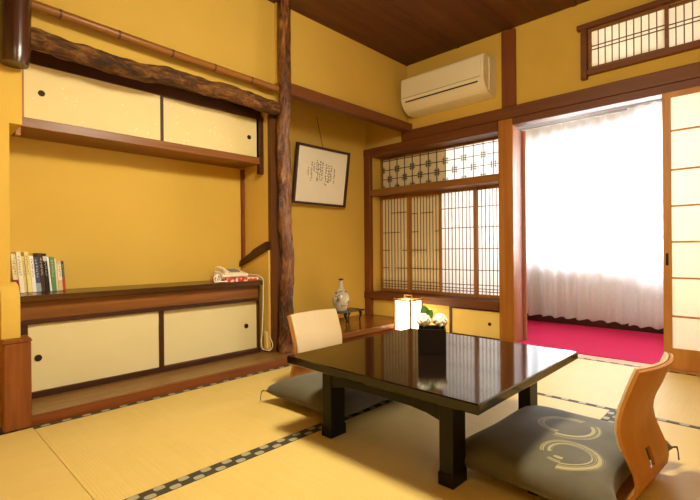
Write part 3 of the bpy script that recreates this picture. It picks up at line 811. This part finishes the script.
# ---------------------------------------------------------------- display stand and vase in the tokonoma
sx0, sx1, sy0, sy1 = 2.88, 3.22, 2.885, 3.075; zt = .222
t = thing('display_stand', 'small black stand with curled legs on the tokonoma platform', 'stand', ((sx0+sx1)/2, (sy0+sy1)/2, .10))
bm = BM(); box(bm, sx0, sx1, sy0, sy1, zt-.014, zt, .004); obj('top_board', bm, M['black'], t)
for x, dx in ((sx0+.10, -1), (sx1-.05, 1)):
    for y in (sy0+.018, sy1-.018):
        bm = BM(); tube(bm, [(x, y, zt-.013), (x+dx*.014, y, zt-.035), (x+dx*.006, y, zt-.065), (x-dx*.008, y, zt-.09), (x+dx*.004, y, .1055)], [.017, .016, .010, .008, .010], 10); obj('leg', bm, M['black'], t)
vx, vy = 2.99, 2.98
t = thing('sake_bottle_vase', 'round-bellied white porcelain bottle with blue painting on the small black stand', 'vase', (vx, vy, zt+.0006))
bm = BM(); P_ = [(.040, 0), (.044, .006), (.058, .03), (.072, .065), (.076, .095), (.070, .125), (.052, .152), (.030, .172), (.019, .19), (.0165, .215), (.017, .243)]
P_ = [(.048, 0), (.052, .008), (.068, .04), (.082, .085), (.085, .11), (.08, .14), (.065, .17), (.042, .195), (.026, .211), (.020, .23), (.0185, .262), (.019, .2868)]; lathe(bm, P_, (0, 0, 0)); obj('body', bm, M['vase'], t, local=True, deg=60)
bm = BM(); lathe(bm, [(.019, .2862), (.023, .291), (.0235, .301), (.016, .303), (.013, .296)], (0, 0, 0)); obj('lip', bm, M['lip'], t, local=True)

# ---------------------------------------------------------------- telephone on its cloth
bm = BM(); N = 14; g = {}
x0, x1, y0, y1 = 1.635, 1.905, 2.76, 2.985
for i in range(N+1):
    for j in range(N+1):
        x = lerp(x0, x1, i/N); y = lerp(y0, y1, j/N)
        g[i, j] = bm.verts.new((x, y,   .604+.003*math.sin(i*1.9)*math.sin(j*1.7)+.002*math.sin(i*.9)))
for i in range(N):
    for j in range(N): bm.faces.new((g[i, j], g[i+1, j], g[i+1, j+1], g[i, j+1]))
bmesh.ops.recalc_face_normals(bm, faces=bm.faces)
r = bmesh.ops.extrude_face_region(bm, geom=list(bm.faces))
for v in [e for e in r['geom'] if isinstance(e, bmesh.types.BMVert)]: v.co.z = .5798
tag(obj('telephone_cloth', bm, M['redcloth']), 'red and white patterned quilted cloth under the telephone', 'cloth')
ZP = .6095
t = thing('telephone', 'cream push-button telephone on a red patterned cloth on the counter', 'telephone', (1.74, 2.9, ZP))
bm = BM(); prism(bm, [(2.815, ZP), (2.965, ZP), (2.965, ZP+.040), (2.94, ZP+.047), (2.83, ZP+.022), (2.815, ZP+.016)], 'x', 1.65, 1.855)
bmesh.ops.bevel(bm, geom=list(bm.edges), offset=.006, segments=3, affect='EDGES'); obj('body', bm, M['phone'], t)
def onp(x, y, dz=0): return (x, y, ZP+.022+(y-2.83)*.227+dz)
bm = BM(); tube(bm, [onp(1.68, 2.828, .014), onp(1.68, 2.85, .022), onp(1.68, 2.89, .026), onp(1.68, 2.93, .022), onp(1.68, 2.952, .014)], [.015, .012, .010, .012, .015], 12); obj('handset', bm, M['phone'], t)
bm = BM(); prism(bm, [(2.845, ZP+.0252), (2.935, ZP+.0456), (2.935, ZP+.0485), (2.845, ZP+.0282)], 'x', 1.728, 1.818); kp = obj('keypad', bm, M['acw'], t)
for r_ in range(4):
    for c_ in range(3):
        p = onp(1.746+c_*.027, 2.858+r_*.021, .0098)
        bm = BM(); box(bm, p[0]-.009, p[0]+.009, p[1]-.007, p[1]+.007, p[2]-.004, p[2]+.003, .001); obj('key', bm, M['key'], kp)
bm = BM(); pts = [(1.648, 2.83, ZP+.014)]
for k in range(41):
    th = 2*PI*2*k/40; pts.append((1.597-.040*k/40+.026*math.cos(th), 2.775+.012*math.cos(th)-.012*k/40, .609+.024*math.sin(th)))
pts += [(1.57, 2.76, .588), (1.64, 2.745, .586)]
tube(bm, pts, .0048, 8); obj('coiled_cord', bm, M['cord'], t)
bm = BM(); pts = [(1.86, 2.93, ZP+.02), (1.885, 2.86, ZP+.012), (1.905, 2.79, .618), (1.912, 2.735, .603), (1.915, 2.715, .575), (1.913, 2.713, .50), (1.91, 2.714, .36), (1.903, 2.716, .22), (1.897, 2.72, .13), (1.905, 2.722, .085), (1.925, 2.72, .068), (1.955, 2.69, .065), (1.965, 2.675, .10), (1.958, 2.682, .14), (1.950, 2.693, .17)]
# smooth the cord path
def cat(P, n=8):
    P = [Vector(p) for p in P]; out = []
    for i in range(len(P)-1):
        p0, p1, p2, p3 = P[max(i-1, 0)], P[i], P[i+1], P[min(i+2, len(P)-1)]
        for k in range(n):
            s = k/n; out.append(.5*((2*p1)+(-p0+p2)*s+(2*p0-5*p1+4*p2-p3)*s*s+(-p0+3*p1-3*p2+p3)*s**3))
    return out+[P[-1]]
tube(bm, cat(pts), .0032, 7); obj('line_cord', bm, M['cord'], t)
bm = BM(); box(bm, 1.932, 1.9495, 2.701, 2.735, .075, .20, .003)
tag(obj('telephone_socket', bm, M['cream_wall']), 'small yellow telephone socket at the foot of the wing wall by the cabinet', 'socket')

# ---------------------------------------------------------------- books
books = [
    # thickness, height, depth, cover, band colour, band range, label
    (.022, .212, .118, 'E6D8A8', 'A02A2A', (0, .34), 'cream book with a dark red lower spine, leftmost in the row'),
    (.020, .222, .118, 'F0E8CE', None, None, 'cream-white tall book second from the left, beside the red-banded one'),
    (.012, .198, .112, 'E0CC8E', None, None, 'thin tan paperback between the cream-white and the tall yellow books'),
    (.019, .222, .118, 'EADB8A', None, None, 'tall pale yellow book, the yellowest in the row'),
    (.018, .200, .112, 'F4F0E4', None, None, 'bright white book just left of the blue one'),
    (.021, .194, .112, '3E4C6A', '93A8B8', (0, .25), 'slate blue book with a pale foot to its spine'),
    (.019, .214, .118, '4A2C18', None, None, 'tall dark brown book right of the blue one'),
    (.017, .212, .118, '17161A', 'C8C8CC', (.80, .93), 'tall black book with a pale label high on its spine'),
    (.008, .192, .112, 'EDEADA', None, None, 'very thin white book between the black and the green books'),
    (.021, .192, .112, '5E8E5A', None, None, 'green paperback, the only green spine'),
    (.009, .182, .105, 'E4D6A6', None, None, 'thin cream booklet right of the green paperback'),
    (.019, .170, .105, 'D8B684', 'E6DCC0', (.35, .9), 'short peach-coloured book near the right end of the row'),
    (.012, .168, .105, '3C4A2C', 'B8431E', (0, .42), 'short dark green book with an orange-red foot, rightmost in the row'),
]
xb = .455; lean = -.085
bcol = {}
def bmat(h):
    if h not in bcol: bcol[h] = plain('book_cover_'+h, h, .5, .4, 0, .05, 60)
    return bcol[h]
pages = plain('page_edges', 'E8DFC4', .9, .1)
ztop = .5795
for k, (w, h, d, col, bc, br, lab) in enumerate(books):
    dy = random.Random(k).uniform(0, .008)
    o = thing('book', lab, 'book', (xb+w/2+.022, 2.935+dy, ztop+.0011), 0, 'books on the counter')
    sl = lean*(1 if k < 9 else .8)
    def bb(bm, x0, x1, y0, y1, z0, z1, bev=0):
        n0 = len(bm.verts); box(bm, x0, x1, y0, y1, z0, z1, bev); bm.verts.ensure_lookup_table()
        for v in bm.verts[n0:]: v.co.x += v.co.z*sl
    bm = BM(); e = .0012
    bb(bm, -w/2, -w/2+e, 0, d, 0, h); bb(bm, w/2-e, w/2, 0, d, 0, h); bb(bm, -w/2+e, w/2-e, 0, .002, 0, h, 0)
    cv = obj('cover', bm, bmat(col), o, local=True)
    bm = BM(); bb(bm, -w/2+e, w/2-e, .0022, d-.003, .002, h-.003); obj('page_block', bm, pages, o, local=True)
    if bc:
        bm = BM(); bb(bm, -w/2-.0003, w/2+.0003, -.0006, .03, h*br[0]+.0005, h*br[1]); obj('spine_band', bm, bmat(bc), o, local=True)
    # title strokes
    bm = BM(); rnd = random.Random(k+20); z = h*.88
    zmin = h*.42
    if w > .010:
        while z > zmin:
            s = min(w*.5, .010)
            for q in range(3):
                cx_, cz_ = rnd.uniform(-.35, .35)*s, z+rnd.uniform(-.4, .4)*s
                if rnd.random() < .5: bb(bm, cx_-s*.4, cx_+s*.4, -.0012, -.0007, cz_-s*.07, cz_+s*.07)
                else: bb(bm, cx_-s*.07, cx_+s*.07, -.0012, -.0007, cz_-s*.35, cz_+s*.35)
            z -= s*1.4
        dark = sum(lin(col)) > .7
        obj('title', bm, bmat('4A3A28' if dark else 'D8D4C8'), o, local=True)
    else: bm.free()
    xb += w+.0016

# ---------------------------------------------------------------- curtains on the veranda
def curtain(ya, yb, label, seed, xc=4.80):
    t = thing('sheer_curtain', label, 'curtain', (xc, (ya+yb)/2, .08), 0, 'sheer curtains over the veranda window')
    bm = BM(); rnd = random.Random(seed); NU = int(abs(ya-yb)*110); NV = 20
    ph = [rnd.uniform(0, 6) for _ in range(4)]
    rows = []
    for j in range(NV+1):
        v = j/NV; z = .085+(2.075-.085)*v; row = []
        for i in range(NU+1):
            u = lerp(ya, yb, i/NU)
            amp = lerp(.032, .018, v)
            x = xc+amp*(math.sin(u*52+ph[0]+.6*math.sin(u*9+ph[1]))+.4*math.sin(u*23+ph[2]+v))
            row.append(bm.verts.new((x, u+.006*math.sin(u*40+ph[3])*(1-v), z+(.006*math.sin(u*52+ph[0]) if j == 0 else 0))))
        rows.append(row)
    for j in range(NV):
        for i in range(NU): bm.faces.new((rows[j][i], rows[j][i+1], rows[j+1][i+1], rows[j+1][i]))
    obj('cloth', bm, M['curtain'], t, deg=180)
    bm = BM(); rows = []
    for z in (2.00, 2.075):
        rows.append([bm.verts.new((xc-.007+.018*math.sin(lerp(ya, yb, i/NU)*52+ph[0]), lerp(ya, yb, i/NU), z)) for i in range(NU+1)])
    for i in range(NU): bm.faces.new((rows[0][i], rows[0][i+1], rows[1][i+1], rows[1][i]))
    obj('heading_tape', bm, M['curtain'], t, deg=180)
    return t
curtain(2.30, .90, 'wide sheer white curtain covering most of the veranda window', 1)
curtain(.965, -.75, 'sheer white curtain next to the open shoji door, right of the wide one', 5, 4.70)
t = thing('curtain_rail', 'white double curtain rail above the sheer curtains on the veranda', 'curtain rail', (4.80, .8, 2.085))
for x in (4.70, 4.80):
    bm = BM(); box(bm, x-.012, x+.012, -.85, 2.34, 2.085, 2.112, .003); obj('track', bm, M['alu'], t)
for yb_ in (2.31, .79, -.84):
    bm = BM(); box(bm, 4.69, 4.949, yb_, yb_+.02, 2.113, 2.14); obj('bracket', bm, M['alu'], t)

# ---------------------------------------------------------------- lights
def light(name, kind, loc, power, color, **kw):
    d = bpy.data.lights.new(name, kind); d.energy = power; d.color = color
    for k, v in kw.items(): setattr(d, k, v)
    o = bpy.data.objects.new(name, d); C.objects.link(o); o.location = loc; return o
light('ceiling_lamp_light', 'POINT', (1.22, 1.02, 2.08), 68, (1, .91, .69), shadow_soft_size=.18)
light('ceiling_lamp_downlight', 'AREA', (1.22, 1.02, 2.06), 46, (1, .91, .69), shape='DISK', size=.40)
light('near_fill_light', 'POINT', (.15, -.45, 2.25), 20, (1, .91, .70), shadow_soft_size=.25)  # added soft fill to lift the tokonoma; no actual lamp here
light('veranda_fill_light', 'POINT', (4.35, 1.55, 2.35), 16, (1, .97, .93), shadow_soft_size=.12)  # invented source, added to whiten the right-hand shoin screens from behind
o = light('daylight', 'AREA', (5.35, .8, 1.45), 700, (.96, .98, 1.0), shape='RECTANGLE', size=3.2, size_y=2.0); o.rotation_euler = (0, PI/2, 0)
w = bpy.data.worlds.new('World'); bpy.context.scene.world = w; w.use_nodes = True
bg = w.node_tree.nodes['Background']; bg.inputs[0].default_value = (.93, .96, 1, 1); bg.inputs[1].default_value = 2.6

# ---------------------------------------------------------------- camera
A, P, RO = math.radians(43.712), math.radians(-.0406), math.radians(-.4538)
f = Vector((math.cos(A)*math.cos(P), math.sin(A)*math.cos(P), math.sin(P))); ri = Vector((math.sin(A), -math.cos(A), 0)); up = ri.cross(f)
R_ = ri*math.cos(RO)+up*math.sin(RO); U_ = -ri*math.sin(RO)+up*math.cos(RO)
cam = bpy.data.cameras.new('camera'); co = bpy.data.objects.new('camera', cam); C.objects.link(co)
co.matrix_world = Matrix(((R_.x, U_.x, -f.x, 0), (R_.y, U_.y, -f.y, 0), (R_.z, U_.z, -f.z, .80), (0, 0, 0, 1)))
cam.sensor_fit = 'HORIZONTAL'; cam.sensor_width = 36; cam.lens = 443.92/700*36; cam.clip_start = .02
sc = bpy.context.scene; sc.camera = co
sc.view_settings.view_transform = 'Standard'; sc.view_settings.look = 'None'; sc.view_settings.exposure = 0; sc.view_settings.gamma = 1
